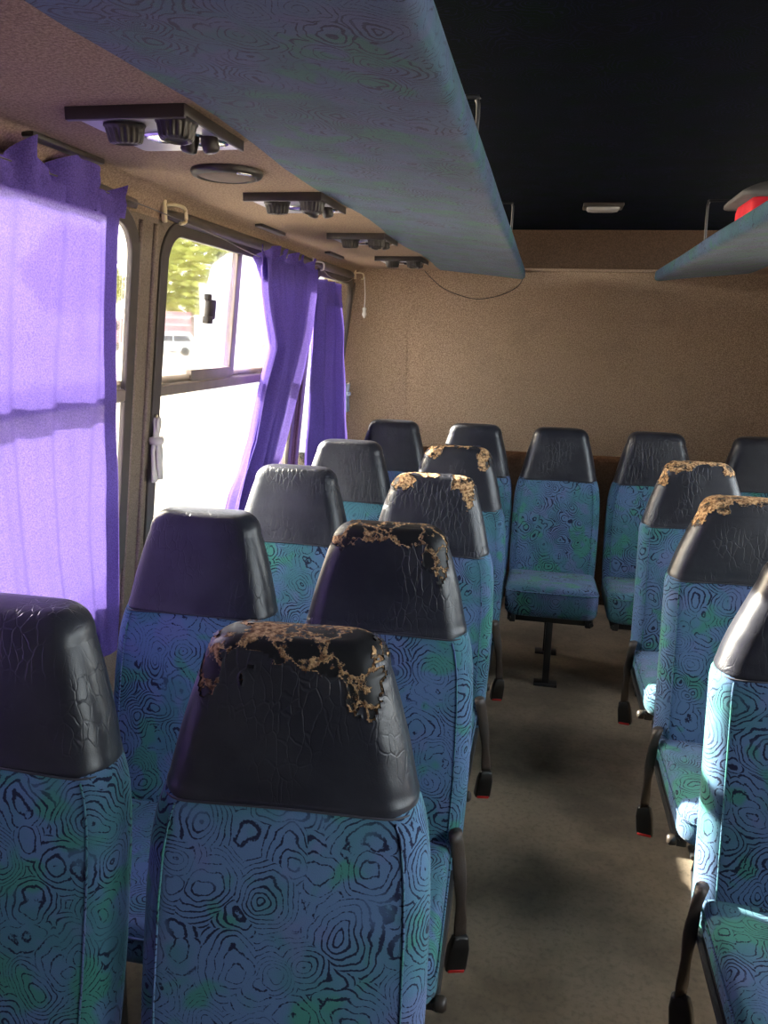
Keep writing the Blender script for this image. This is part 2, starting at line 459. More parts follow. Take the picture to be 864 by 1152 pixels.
def blob_mask(blobs, seed):
    def f(p):
        n = noise.fractal(Vector((p.x*34+seed*3.1, p.y*34, p.z*34)), .8, 2.1, 5)
        n2 = noise.noise(Vector((p.x*14+seed, p.y*14, p.z*14)))
        best = -9
        for bx, bz, rx, rz in blobs:
            d = 1-math.hypot((p.x-bx)/rx, (p.z-bz)/rz)
            best = max(best, d)
        return best+.42*n+.25*n2
    return f

def headrest(parent, blobs=None, seed=0, fm='foam', tp=0):
    if not blobs:
        bm = bmesh.new(); loft(bm, head_rings(26, .008, tp)); o = frombm('headrest_cover', bm, M['vinyl'], parent)
        return o
    bm = bmesh.new(); loft(bm, head_rings(110, .0026, tp))
    bmesh.ops.recalc_face_normals(bm, faces=bm.faces[:])
    f = blob_mask(blobs, seed)
    bm.faces.ensure_lookup_table()
    val = {fc.index: f(fc.calc_center_median()) for fc in bm.faces}
    torn = [fc for fc in bm.faces if val[fc.index] > 0]
    # foam under the torn vinyl, dark islands inside ragged tan edges
    b2 = bmesh.new(); lay = b2.verts.layers.float.new('edge'); mp = {}
    vn = {v: v.normal.copy() for fc in torn for v in fc.verts}
    for fc in torn:
        q = []
        for v in fc.verts:
            if v not in mp:
                e = max(0, min(1, 1-f(v.co)/.16))
                lump = noise.fractal(v.co*160, .7, 2, 3)
                n = b2.verts.new(v.co-vn[v]*(.0010+.0012*(1-e)-.0014*lump*e)); n[lay] = e; mp[v] = n
            q.append(mp[v])
        b2.faces.new(q)
    me = bpy.data.meshes.new('exposed_foam')
    b2.to_mesh(me); b2.free()
    bmesh.ops.delete(bm, geom=torn, context='FACES')
    # the torn rim curls slightly outward
    for e in bm.edges:
        if len(e.link_faces) == 1:
            for v in e.verts: v.co += v.normal*.0006
    o = frombm('headrest_cover', bm, M['vinyl'], parent)
    fo = link('exposed_foam', me, M[fm], o)
    fo['label'] = 'torn patch of tan foam and black backing'
    return o

def piping_bm():
    bm = bmesh.new(); z = .864
    pts = [Vector((x*1.004, fy(z)+tk(z)+y*1.02, z+.004*math.cos(x*14))) for x, y in rrect(interp(HW, z), tk(z)+.003, tk(z)*.86, 26, 6, .010)]
    n = len(pts); rings = []
    for i, p in enumerate(pts):
        d = (pts[(i+1) % n]-pts[i-1]).normalized(); a = Vector((0, 0, 1)).cross(d)
        rings.append([p+a*.0018*math.cos(2*PI*k/6)+Vector((0, 0, .0018*math.sin(2*PI*k/6))) for k in range(6)])
    loft(bm, rings+[rings[0]], cap=False); bmesh.ops.remove_doubles(bm, verts=bm.verts[:], dist=1e-5)
    return bm

def cush_z(y, wide):
    """how the cushion top tips: the back row leans up towards its front edge"""
    u = -y/.25
    return (.022*u-.012) if wide else (.010*u-.048)
def cushion_bm(wide=False):
    bm = bmesh.new(); rings = []
    cw, h, yc = (.212, .240, -.230) if wide else (.190, .262, -.252)
    lev = [(.325, .86), (.330, .93), (.342, .98), (.36, 1), (.40, 1.0), (.42, .995), (.435, .98), (.446, .955), (.453, .92), (.457, .86), (.459, .7), (.460, .4), (.4605, .1)]
    for z, k in lev:
        ww = cw-(1-k)*(.16 if k > .8 else .20); hh = h-(1-k)*(.16 if k > .8 else .26)
        rings.append([Vector((x, yc+y, z+cush_z(y, wide)*max(0, min(1, (z-.345)/.06)))) for x, y in rrect(max(.01, ww), max(.01, hh), .05, 16, 5)])
    loft(bm, rings); return bm
def cushion_seam_bm(wide=False):
    cw, h, yc = (.212, .240, -.230) if wide else (.190, .262, -.252)
    bm = bmesh.new(); pts = [Vector((x, yc+y, .432+cush_z(y, wide))) for x, y in rrect(cw-.0005, h-.0005, .05, 16, 5)]
    n = len(pts); rings = []
    for i, p in enumerate(pts):
        d = (pts[(i+1) % n]-pts[i-1]).normalized(); a = Vector((0, 0, 1)).cross(d)
        rings.append([p+a*.0025*math.cos(2*PI*k/6)+Vector((0, 0, .0025*math.sin(2*PI*k/6))) for k in range(6)])
    loft(bm, rings+[rings[0]], cap=False); bmesh.ops.remove_doubles(bm, verts=bm.verts[:], dist=1e-5)
    return bm
def frame_bm():
    bm = bmesh.new()
    for s in (-1, 1):
        box(bm, s*.172-.014, s*.172+.014, -.46, .02, .295, .330, .005)
        tube(bm, [(s*.186, -.47, .315), (s*.190, -.2, .318), (s*.191, -.06, .325), (s*.190, 0, .40), (s*.180, .015, .52)], .009, 8)
    box(bm, -.17, .17, -.44, -.41, .298, .326, .004); box(bm, -.17, .17, -.05, -.02, .298, .326, .004)
    return bm
def leg_bm(y):
    bm = bmesh.new()
    box(bm, -.016, .016, y-.016, y+.016, .012, .30, .004); box(bm, -.055, .055, y-.03, y+.03, 0, .014, .004)
    return bm
def knob_bm(s):
    bm = bmesh.new()
    lathe(bm, [(.004, 0), (.013, .001), (.015, .006), (.015, .018), (.010, .024), (.003, .025)], 16, Matrix.Translation((s*.185, -.46, .315)) @ Matrix.Rotation(s*PI/2, 4, 'Y'))
    return bm
def strap(parent, s, length=.245, lean=(0, -.05)):
    """webbing stalk and buckle hanging beside the seat on side s"""
    bm = bmesh.new(); x = s*.212
    base = Vector((x-.016*s, -.10, .435))
    end = Vector((x+s*(.008+lean[0]), -.10+lean[1]*.8, .435-length))
    pts = []
    for k in range(13):
        u = k/12; pts.append(base.lerp(end, u)+Vector((s*.006*math.sin(u*PI), .004*math.sin(u*7), .006*math.sin(u*PI*.5))))
    rings = []
    for k, p in enumerate(pts):
        a = .35+1.15*math.sin(k/12*2.6); w = .0165-.005*math.exp(-((k-8)/2)**2)+.006*math.exp(-(k/2.2)**2); th = .0032+.011*math.exp(-(k/2)**2)
        ca, sa = math.cos(a), math.sin(a)
        rings.append([p+Vector((sa*w*math.cos(q)-ca*th*math.sin(q), ca*w*math.cos(q)+sa*th*math.sin(q), 0)) for q in [2*PI*j/10 for j in range(10)]])
    loft(bm, rings)
    so = frombm('belt_strap', bm, M['webbing'], parent)
    bm = bmesh.new()
    R4 = Matrix.Translation(end) @ Matrix.Rotation(.12*s, 4, 'Y') @ Matrix.Rotation(.35*s, 4, 'Z')
    rg = []
    for z, w, th in ((.010, .014, .008), (.006, .019, .011), (-.02, .024, .013), (-.07, .025, .014), (-.078, .024, .013)):
        rg.append([R4 @ Vector((px, py, z)) for px, py in rrect(w, th, .006, 4, 4)])
    loft(bm, rg)
    b = frombm('buckle', bm, M['black'], so, True, 50)
    bm = bmesh.new(); box(bm, -.020, .020, -.0152, -.004, -.0805, -.071, .002, 1, R4)
    frombm('release_button', bm, M['red'], so)
    return so

meshes = {}
def make_seat(name, x, y, label, group, blobs=None, seed=0, buckle=0, rot=0, knob=0, width=1.0, lean=(0, -.05), tilt=0, tp=0):
    r = empty(name, (x-.87*math.sin(tilt), y, 0)); r.rotation_euler = (0, tilt, rot)
    tag(r, label, 'seat', group)
    if width != 1.0: r.scale = (width, 1, 1)
    def part(nm, fn, mat, ang=None):
        key = nm+str(fn)
        if nm not in meshes:
            o = frombm(nm, fn(), mat, r, True, ang); meshes[nm] = o.data; return o
        o = bpy.data.objects.new(nm, meshes[nm]); C.objects.link(o); o.parent = r; return o
    slim = x > .3 and y < 3.5; wm = .198 if slim else 9
    key = 'backrest%d' % slim
    if key not in meshes:
        b = frombm('backrest', backrest_bm(wm), M['fabric'], r); meshes[key] = b.data
    else:
        b = bpy.data.objects.new('backrest', meshes[key]); C.objects.link(b); b.parent = r
    for q in (-1, 1):
        key = 'seam%d%d' % (q, slim)
        if key not in meshes: meshes[key] = frombm('seam', side_seam_bm(q, wm), M['fabric'], b).data
        else:
            o = bpy.data.objects.new('seam', meshes[key]); C.objects.link(o); o.parent = b
    if blobs: headrest(r, blobs, seed, 'foam' if seed < 5 else 'foam_light', tp)
    elif tp: headrest(r, None, 0, 'foam', tp)
    elif 'headrest_cover' in meshes:
        o = bpy.data.objects.new('headrest_cover', meshes['headrest_cover']); C.objects.link(o); o.parent = r
    else: meshes['headrest_cover'] = headrest(r).data
    part('piping', piping_bm, M['piping'])
    wide = width < .99
    key = 'cushion%d' % wide
    if key not in meshes:
        c = frombm('seat_cushion', cushion_bm(wide), M['fabric'], r); meshes[key] = c.data
        so = frombm('cushion_piping', cushion_seam_bm(wide), M['fabric'], c); meshes['p'+key] = so.data
    else:
        c = bpy.data.objects.new('seat_cushion', meshes[key]); C.objects.link(c); c.parent = r
        so = bpy.data.objects.new('cushion_piping', meshes['p'+key]); C.objects.link(so); so.parent = c
    part('seat_frame', frame_bm, M['steel'], 40)
    for yy in (-.425, -.035):
        key = 'leg%g' % yy
        if key not in meshes: meshes[key] = frombm('leg', leg_bm(yy), M['steel'], r, True, 40).data
        else:
            o = bpy.data.objects.new('leg', meshes[key]); C.objects.link(o); o.parent = r
    if knob: frombm('recliner_knob', knob_bm(knob), M['darkbrown'], r)
    if buckle: strap(r, buckle, lean=lean)
    return r

xA, xW, xR = -.332, -.785, .587
ys = [1.003, 1.721, 2.439, 3.156]
G1, G2, G3, G4 = 'window column seats on the curtain side', 'aisle seats on the curtain side', 'aisle seats across the aisle', 'seats of the back row'
A0b = [(-.118, 1.062, .022, .042), (-.10, 1.105, .025, .03), (.0, 1.112, .105, .034), (.075, 1.09, .06, .035), (.103, 1.055, .026, .048), (.122, 1.035, .014, .04), (-.055, 1.065, .010, .006), (-.07, 1.045, .004, .012)]
A1b = [(-.11, 1.085, .045, .035), (-.03, 1.105, .10, .032), (.06, 1.10, .075, .036), (.112, 1.065, .026, .055), (.128, 1.025, .012, .04)]
A2b = [(-.10, 1.09, .04, .032), (-.02, 1.122, .10, .016), (.085, 1.095, .03, .035), (.118, 1.055, .018, .04)]
A3b = [(-.10, 1.09, .05, .03), (.0, 1.122, .12, .018), (.11, 1.075, .026, .045)]
R2b = [(-.09, 1.10, .05, .032), (.02, 1.112, .11, .026), (.09, 1.115, .06, .03), (-.125, 1.05, .018, .03), (-.06, 1.07, .02, .012)]
R3b = [(-.09, 1.10, .06, .034), (.03, 1.118, .11, .022), (.11, 1.09, .03, .03), (-.13, 1.045, .016, .03)]
Aw = 1.03
make_seat('coach_seat', -.820, ys[0], 'black-topped patterned seat with intact headrest beside the drawn purple curtain', G1)
make_seat('coach_seat', xA, ys[0], 'frontmost aisle seat with torn black headrest showing brown foam at its corners', G2, A0b, 1.0, 0, math.radians(4.5), 1, 1.01)
make_seat('coach_seat', -.800, ys[1], 'window seat with intact headrest in front of the open pane with the latch', G1)
make_seat('coach_seat', xA, ys[1], 'second aisle seat, black headrest with a ragged tan rip along its top edge', G2, A1b, 4.0, 1, math.radians(2.5), 1, 1.0)
make_seat('coach_seat', -.793, ys[2], 'window seat with intact headrest touching the foot of the gathered purple curtain', G1)
make_seat('coach_seat', xA, ys[2], 'third aisle seat, headrest scuffed and torn only at its two upper corners', G2, A2b, 9.0, 1, 0, 1, 1.0, (.01, -.02))
make_seat('coach_seat', xW, ys[3], 'window seat with intact headrest just before the back row, under the last curtain', G1)
make_seat('coach_seat', xA, ys[3], 'fourth aisle seat, worn tan along headrest top, just before the back row', G2, A3b, 13.0, 1, 0, 1, 1.0, (.01, -.02))
make_seat('coach_seat', xR, 1.665, 'sunlit seat across the aisle with smooth grey headrest, cut off by the picture edge', G3, None, 0, -1, 0, -1, 1.0, (0, -.05), 0, .20)
make_seat('coach_seat', xR, 2.369, 'seat across the aisle with pale torn headrest top, behind the cut-off sunlit seat', G3, R2b, 21.0, -1, 0, -1, 1.0, (-.005, -.04), 0, .16)
make_seat('coach_seat', xR, 3.072, 'seat across the aisle nearest the back row, headrest top frayed to tan foam', G3, R3b, 27.0, -1, 0, -1, 1.0, (-.01, -.02), 0, .07)
yb = 3.912
for x, lb in ((-.742, 'back row seat in the corner beside the last purple curtain'), (-.326, 'back row seat second from the curtain corner, mostly hidden by aisle seats'),
              (.090, 'middle back row seat facing straight down the aisle'), (.537, 'back row seat just to the right of the aisle end'),
              (1.016, 'back row seat partly hidden, cut off by the picture edge')):
    make_seat('coach_seat', x, yb, lb, G4, None, 0, 0, 0, 0, .94 if x < 0 else .965).scale.z = 1.012

# ------------------------------------------------------------------ luggage racks
def make_rack(side, label, brackets):
    r = empty('luggage_rack', (0, 0, 0)); tag(r, label, 'luggage rack', 'overhead luggage racks')
    def X(x): return x if side < 0 else 2*CX-x
    # outer (underside), rounded aisle lip, inner tray floor
    p = [(-.62, 1.906), (-.50, 1.893), (-.38, 1.881), (-.27, 1.870), (-.20, 1.862), (-.175, 1.860), (-.163, 1.861), (-.155, 1.866), (-.151, 1.875), (-.151, 1.895), (-.153, 1.908), (-.158, 1.913), (-.165, 1.913), (-.170, 1.906),
         (-.176, 1.890), (-.20, 1.884), (-.38, 1.903), (-.62, 1.925)]
    bm = bmesh.new(); yy = [Y0+.05+(YB-.02-Y0-.05)*k/60 for k in range(61)]
    rings = []
    for y in yy:
        rings.append([Vector((X(x), y, z+.0015*math.sin(y*5+x*9)+.001*noise.noise(Vector((x*8, y*6, 0))))) for x, z in p])
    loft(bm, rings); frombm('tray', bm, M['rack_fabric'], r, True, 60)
    for y, w, zt in brackets:
        bm = bmesh.new()
        x0 = -.178
        tube(bm, spline([(X(x0), y, 1.885), (X(x0+.004), y, 1.95), (X(x0+.006), y, zt-.03), (X(x0+.002), y, zt-.006), (X(x0-.02), y-.002, zt), (X(x0-w), y-.01, zt)], 6), .0045, 8)
        frombm('bracket', bm, M['steel'], r)
    return r
make_rack(-1, 'patterned blue overhead luggage rack above the curtain-side seats', [(1.76, .30, 2.015), (3.33, .25, 2.055)])
make_rack(1, 'patterned blue overhead luggage rack across the aisle, carrying a red bag', [(3.36, .25, 2.065), (1.76, .3, 2.015)])

# bag on the far rack
b = empty('bag', (.745, 3.10, 1.928)); tag(b, 'red bag with a grey cover lying on the rack across the aisle', 'bag')
bm = bmesh.new(); rg = []
for z, k in ((-.01, .90), (.0, .97), (.02, 1), (.07, 1), (.09, .96), (.098, .85)):
    rg.append([Vector((x*k, y*k, z)) for x, y in rrect(.12, .14, .025, 8, 5)])
loft(bm, rg); frombm('bag_body', bm, M['redcloth'], b)
bm = bmesh.new(); rg = []
for i, (z, k) in enumerate(((.088, 1.14), (.098, 1.16), (.108, 1.10), (.125, .90), (.140, .66), (.152, .40), (.156, .15))):
    rg.append([Vector((x*k-.012+.02*(1-k)+.006*noise.noise(Vector((x*20, y*20, i))), y*k, z+.008*noise.noise(Vector((x*15, y*15, 3))))) for x, y in rrect(.125, .145, .03, 8, 5)])
loft(bm, rg); frombm('bag_cover', bm, M['greycloth'], b)

# ceiling lamp
l = empty('ceiling_lamp', (.192, 3.80, ZC)); tag(l, 'small rectangular ceiling lamp between the two luggage racks', 'lamp')
bm = bmesh.new(); box(bm, -.085, .085, -.06, .06, -.016, .002, .006); frombm('lamp_frame', bm, M['darkbrown'], l, True, 40)
bm = bmesh.new(); rg = [[Vector((x*k, y*k, z)) for x, y in rrect(.070, .045, .014, 6, 5)] for z, k in ((-.012, 1), (-.020, .98), (-.026, .9), (-.029, .7), (-.030, .3))]
loft(bm, rg); frombm('diffuser', bm, M['lamp'], l)

# ------------------------------------------------------------------ air-vent panels in the side ceiling
def nozzle(parent, x, y, z, tilt=0):
    n = 72; bm = bmesh.new(); rings = []
    prof = [(.036, 0), (.037, -.004), (.034, -.008), (.031, -.010), (.027, -.028), (.025, -.032), (.020, -.034), (.018, -.030), (.010, -.028), (.003, -.028)]
    Mx = Matrix.Translation((x, y, z)) @ Matrix.Rotation(tilt, 4, 'X')
    for i, (r, zz) in enumerate(prof):
        rings.append([Mx @ Vector(((r+(.0028 if (k % 4 < 2 and 2 < i < 6) else 0))*math.cos(2*PI*k/n), (r+(.0028 if (k % 4 < 2 and 2 < i < 6) else 0))*math.sin(2*PI*k/n), zz)) for k in range(n)])
    loft(bm, rings); return frombm('air_nozzle', bm, M['darkbrown'], parent, True, 45)
def vent(y, label, first=False):
    v = empty('vent_panel', (-.728, y, ZS)); tag(v, label, 'vent panel', 'air vent panels in the side ceiling')
    bm = bmesh.new()
    rg = [[Vector((px, py, z)) for px, py in rrect(w, d, .012, 6, 4)] for z, w, d in ((.004, .106, .134), (-.010, .106, .134), (-.0135, .103, .131), (-.0135, .05, .05), (-.0135, .005, .005))]
    loft(bm, rg); frombm('panel', bm, M['plate'], v, True, 30)
    bm = bmesh.new(); box(bm, -.110, .110, -.144, -.133, -.022, .003, .003); box(bm, .103, .111, -.144, .128, -.0185, .003, .003)
    frombm('lip', bm, M['darkbrown'], v, True, 40)
    nozzle(v, -.034, -.078, -.013, .12); nozzle(v, .070, -.088, -.013, -.1)
    bm = bmesh.new(); rg = [[Vector((px+.020, py+.015, z)) for px, py in rrect(w, d, .03, 5, 6)] for z, w, d in ((-.011, .058, .038), (-.016, .058, .038), (-.019, .054, .034), (-.016, .048, .029), (-.015, .03, .02), (-.0145, .005, .005))]
    loft(bm, rg); lens = frombm('reading_lamp', bm, M['chrome'], v, True, 50)
    bm = bmesh.new(); box(bm, .006, .044, .004, .020, -.025, -.014, .003); frombm('lamp_switch', bm, M['black'], lens, True, 40)
    bm = bmesh.new()
    lathe(bm, [(.034, -.011), (.034, -.016), (.029, -.018), (.026, -.0155), (.003, -.015)], 28, Matrix.Translation((.066, .066, 0)))
    ring = frombm('button_ring', bm, M['chrome'], v, True, 50)
    for dx in (-.018, .018):
        bm = bmesh.new(); Mx = Matrix.Translation((.060+dx, .030, -.015)) @ Matrix.Rotation(.25 if dx < 0 else -.25, 4, 'Y')
        lathe(bm, [(.015, .006), (.0165, -.006), (.0155, -.022), (.011, -.026), (.003, -.027)], 20, Mx)
        frombm('button', bm, M['darkbrown'], ring, True, 50)
    return v
for y, lb in ((1.485, 'large ceiling vent panel with two black air nozzles above the drawn curtain'), (2.315, 'ceiling vent panel above the open window, beyond the round speaker'),
              (3.165, 'ceiling vent panel third along the side ceiling, above the gathered curtain'), (4.02, 'small-looking ceiling vent panel nearest the back wall')):
    vent(y, lb)
s = empty('speaker', (-.765, 1.885, ZS)); tag(s, 'round flush speaker in the side ceiling between two vent panels', 'speaker')
bm = bmesh.new(); lathe(bm, [(.072, .002), (.082, .001), (.084, -.006), (.080, -.014), (.070, -.017), (.066, -.012), (.066, 0)], 40); frombm('speaker_ring', bm, M['darkbrown'], s, True, 50)
bm = bmesh.new(); lathe(bm, [(.067, -.004), (.066, -.013), (.050, -.018), (.025, -.021), (.003, -.022)], 40); frombm('speaker_grille', bm, M['speaker'], s)
bm = bmesh.new()
for k in range(8):
    pass
pts = [Vector((.076*math.cos(a), .076*math.sin(a), -.0165)) for a in [-.9+.1*k for k in range(6)]]
tube(bm, pts, .006, 8, .5); frombm('speaker_badge', bm, M['chrome'], s)
for y, lb in ((1.62, 'dark slot strip at the ceiling edge above the drawn curtain'), (2.90, 'dark slot strip at the ceiling edge above the gathered curtain'), (3.80, 'dark slot strip at the ceiling edge above the last window')):
    bm = bmesh.new(); box(bm, -.014, .014, -.13, .13, -.010, .004, .004)
    o = frombm('slot_strip', bm, M['darkbrown'], None, True, 40); o.location = (-1.012, y, ZS-.001); tag(o, lb, 'strip', 'dark slot strips along the ceiling edge')

# ------------------------------------------------------------------ curtains
def curtain_sheet(edgesL, edgesR, x, amp, npl, z0, z1, ph=0, off=0, u0=0., u1=1., nz=70, ny=120, top_amp=1.0, wav=.0, xz=None):
    bm = bmesh.new(); g = []
    for i in range(nz+1):
        z = z0+(z1-z0)*i/nz
        L, R_ = interp(edgesL, z), interp(edgesR, z)
        row = []
        for j in range(ny+1):
            u = u0+(u1-u0)*j/ny; y = L+(R_-L)*u
            v = (z-z0)/(z1-z0)
            uu = u+.02*math.sin(z*5+u*9+ph)
            a = amp*(math.sin(uu*npl*2*PI+ph)+.45*math.sin(uu*npl*4.3*PI+1.3*ph+z*1.5)+.5*noise.noise(Vector((u*npl*1.3, z*1.8, ph))))
            zz = z
            xx = x+a+off+(xz(z) if xz else 0)+.006*noise.noise(Vector((y*9, z*6, 2+ph)))
            row.append(bm.verts.new((xx, y, zz)))
        g.append(row)
    for a, b2 in zip(g, g[1:]):
        for j in range(ny): bm.faces.new((a[j], a[j+1], b2[j+1], b2[j]))
    return bm
def ruffle(edgesL, edgesR, x, z0, z1, npl, amp, ph):
    bm = bmesh.new(); g = []; ny, nz = 160, 16
    L, R_ = interp(edgesL, z0), interp(edgesR, z0)
    for i in range(nz+1):
        v = i/nz; row = []
        for j in range(ny+1):
            u = j/ny; y = L+(R_-L)*u
            top = .55+.45*math.sin(u*npl*2*PI+ph+.8*math.sin(u*17))
            z = z0+(z1-z0)*v*(.50+.50*top)
            bunch = 1+1.2*v
            xx = x+amp*bunch*(math.sin(u*npl*2*PI+ph)+.6*math.sin(u*npl*5.1*PI+2*ph))+.010*v*noise.noise(Vector((u*20, v*3, ph)))
            row.append(bm.verts.new((xx, y+.012*v*math.sin(u*npl*3*PI), z)))
        g.append(row)
    for a, b2 in zip(g, g[1:]):
        for j in range(ny): bm.faces.new((a[j], a[j+1], b2[j+1], b2[j]))
    return bm
# 1: drawn across the near window
L1 = [(.6, .50), (2, .50)]; R1 = [(.66, 1.895), (.74, 1.895), (1.25, 1.862), (1.75, 1.855), (1.90, 1.862)]
c = empty('curtain', (0, 0, 0)); tag(c, 'purple curtain drawn across the near window, lit from behind', 'curtain')
xz1 = lambda z: -(1.83-z)*.075
frombm('cloth', curtain_sheet(L1, R1, -1.03, .007, 9, .67, 1.83, .6, 0, ny=220, xz=xz1), M['curtain'], c)
frombm('hem', curtain_sheet(L1, R1, -1.03, .007, 9, .67, .745, .6, .004, ny=220, nz=6, xz=xz1), M['curtain'], c)
frombm('side_hem', curtain_sheet(L1, R1, -1.03, .007, 9, .67, 1.83, .6, .004, .965, 1., ny=8, xz=xz1), M['curtain'], c)
frombm('header', ruffle(L1, R1, -1.022, 1.795, 1.897, 7, .011, .6), M['curtain'], c)
# 2: gathered, swept aside
xz2 = lambda z: -max(0, 1.5-z)*.09
L2 = [(.70, 2.52), (.941, 2.66), (1.139, 2.79), (1.324, 2.845), (1.485, 2.915), (1.612, 2.85), (1.70, 2.815), (1.80, 2.80), (1.86, 2.80)]
R2 = [(.70, 2.70), (.956, 2.85), (1.041, 3.06), (1.321, 3.198), (1.593, 3.342), (1.756, 3.40), (1.86, 3.42)]
c = empty('curtain', (0, 0, 0)); tag(c, 'gathered purple curtain swept aside at the window with the latch', 'curtain')
frombm('cloth', curtain_sheet(L2, R2, -1.01, .027, 3.1, .72, 1.80, 2.1, 0, ny=140, xz=xz2), M['curtain'], c)
frombm('fold', curtain_sheet(L2, R2, -1.01, .022, 2.6, .72, 1.80, .3, -.022, .04, .93, ny=140, xz=xz2), M['curtain'], c)
frombm('header', ruffle(L2, R2, -1.02, 1.725, 1.848, 5, .012, 2.1), M['curtain'], c)
# 3: last window
L3 = [(.70, 3.36), (.978, 3.384), (1.251, 3.419), (1.52, 3.482), (1.70, 3.535), (1.85, 3.54)]
R3 = [(.70, 4.17), (1.007, 4.14), (1.294, 4.09), (1.565, 4.03), (1.70, 3.95), (1.85, 3.93)]
c = empty('curtain', (0, 0, 0)); tag(c, 'narrow purple curtain hanging in the last window by the rear corner', 'curtain')
frombm('cloth', curtain_sheet(L3, R3, -1.015, .019, 3, .74, 1.768, 4.4, 0, ny=110), M['curtain'], c)
frombm('fold', curtain_sheet(L3, R3, -1.02, .014, 3.1, .74, 1.75, 1.4, -.014, .05, .9, ny=110), M['curtain'], c)
frombm('header', curtain_sheet(L3, R3, -1.015, .019, 3, 1.665, 1.775, 4.4, .004, ny=110, nz=8), M['curtain'], c)

# curtain wire and hooks
w = frombm('curtain_wire', (lambda bm: (tube(bm, spline([(-1.03, .6, 1.85), (-1.03, 1.4, 1.845), (-1.045, 1.9, 1.850), (-1.045, 2.205, 1.842), (-1.035, 2.5, 1.825), (-1.03, 2.83, 1.80), (-1.025, 3.30, 1.80), (-1.04, 3.62, 1.838), (-1.03, 3.8, 1.80), (-1.03, 4.1, 1.80), (-1.035, 4.30, 1.835)], 8), .0016, 6), bm)[1])(bmesh.new()), M['wire'])
tag(w, 'thin curtain wire strung along the window tops', 'wire')
def hook(y, z, k, label, mat):
    bm = bmesh.new()
    M4 = Matrix.Translation((wl(z)+.012, y, z))
    box(bm, -.006, .006, -.012*k, .004*k, -.035*k, .035*k, .003, 2, M4)
    pts = spline([(.004, .0, .012*k), (.022, .018*k, .014*k), (.036, .040*k, .010*k), (.040, .048*k, -.006*k), (.038, .046*k, -.028*k), (.030, .030*k, -.034*k)], 5)
    tube(bm, [M4 @ Vector(p) for p in pts], .0060*k+.001, 8, .7)
    o = frombm('curtain_hook', bm, mat, None, True, 50); tag(o, label, 'hook', 'curtain wire hooks')
hook(2.165, 1.862, 1.0, 'cream plastic hook on the pillar between drawn curtain and open window', M['cream'])
hook(3.62, 1.845, .75, 'small pale hook on the post between the two gathered curtains', M['cord'])
hook(4.43, 1.86, .7, 'small pale hook in the rear corner by the back wall', M['cream'])
bm = bmesh.new(); tube(bm, spline([(-1.02, 4.47, 1.855), (-1.015, 4.475, 1.76), (-1.018, 4.478, 1.69)], 8), .003, 6)
lathe(bm, [(.003, .02), (.012, .012), (.010, -.004), (.014, -.02), (.004, -.04)], 10, Matrix.Translation((-1.018, 4.478, 1.67)))
tag(frombm('hanging_string', bm, M['wirew']), 'white knotted string hanging in the rear corner', 'string')
def tie(x, y, z, h, k, mat, label):
    """bundled tie-back hanging from a nail"""
    r = empty('curtain_tie', (x, y, z)); tag(r, label, 'curtain tie')
    for i, (dy, dx, ln, ww) in enumerate(((-.012, .006, 1.0, .013), (.002, .012, .98, .014), (.016, .006, .72, .011), (.008, .001, .9, .012))):
        bm = bmesh.new(); rg = []
        for j in range(15):
            u = j/14; pinch = .55+.55*abs(u-.33)+.25*math.sin(u*9+i)
            cx, cy, cz = dx*k+.004*math.sin(u*8+i), dy*k*(.3+1.2*u)+.003*math.sin(u*11+i*2), -h*ln*u
            wq = ww*k*pinch*(.5 if j == 0 else 1)
            rg.append([Vector((cx+.005*k*math.sin(q), cy+wq*math.cos(q), cz)) for q in [2*PI*m/10 for m in range(10)]])
        loft(bm, rg); frombm('strand', bm, mat, r)
    bm = bmesh.new(); lathe(bm, [(.004, .012), (.018*k, .010), (.021*k, 0), (.017*k, -.012), (.004, -.016)], 14, Matrix.Translation((.008, .0, -h*.36)))
    frombm('knot', bm, mat, r)
    bm = bmesh.new(); lathe(bm, [(.006, 0), (.006, .012), (.009, .013), (.003, .016)], 10, Matrix.Rotation(PI/2, 4, 'Y') @ Matrix.Identity(4)); frombm('peg', bm, M['cream'], r)
tie(wl(1.28)+.002, 2.185, 1.285, .19, 1.15, M['cord'], 'white cloth curtain tie hanging on the pillar beside the open window')
tie(-1.10, 4.42, 1.27, .16, 1.0, M['bluecord'], 'grey-blue cloth curtain tie hanging in the rear corner')
bm = bmesh.new(); tube(bm, spline([(-.71, 4.642, 1.897), (-.66, 4.642, 1.85), (-.594, 4.643, 1.803), (-.49, 4.643, 1.765), (-.392, 4.643, 1.752), (-.27, 4.643, 1.778), (-.19, 4.643, 1.822), (-.16, 4.643, 1.87)], 8), .0022, 6)
tag(frombm('loose_cable', bm, M['black']), 'thin black cable drooping across the top of the back wall', 'cable')

# ------------------------------------------------------------------ outside the windows
bm = bmesh.new(); ZG = -.65
bmesh.ops.create_grid(bm, x_segments=40, y_segments=40, size=130, matrix=Matrix.Translation((-20, 40, ZG)))
st(frombm('ground', bm, M['ground'], None, True))
def wheel(parent, x, y, z, r, wd):
    bm = bmesh.new(); lathe(bm, [(r*.3, -wd), (r*.62, -wd*.9), (r*.66, -wd), (r*.95, -wd), (r, -wd*.7), (r, wd*.7), (r*.95, wd), (r*.66, wd), (r*.62, wd*.9), (r*.3, wd)], 24, Matrix.Translation((x, y, z)) @ Matrix.Rotation(PI/2, 4, 'X'))
    frombm('wheel', bm, M['tyre'], parent, True, 40)
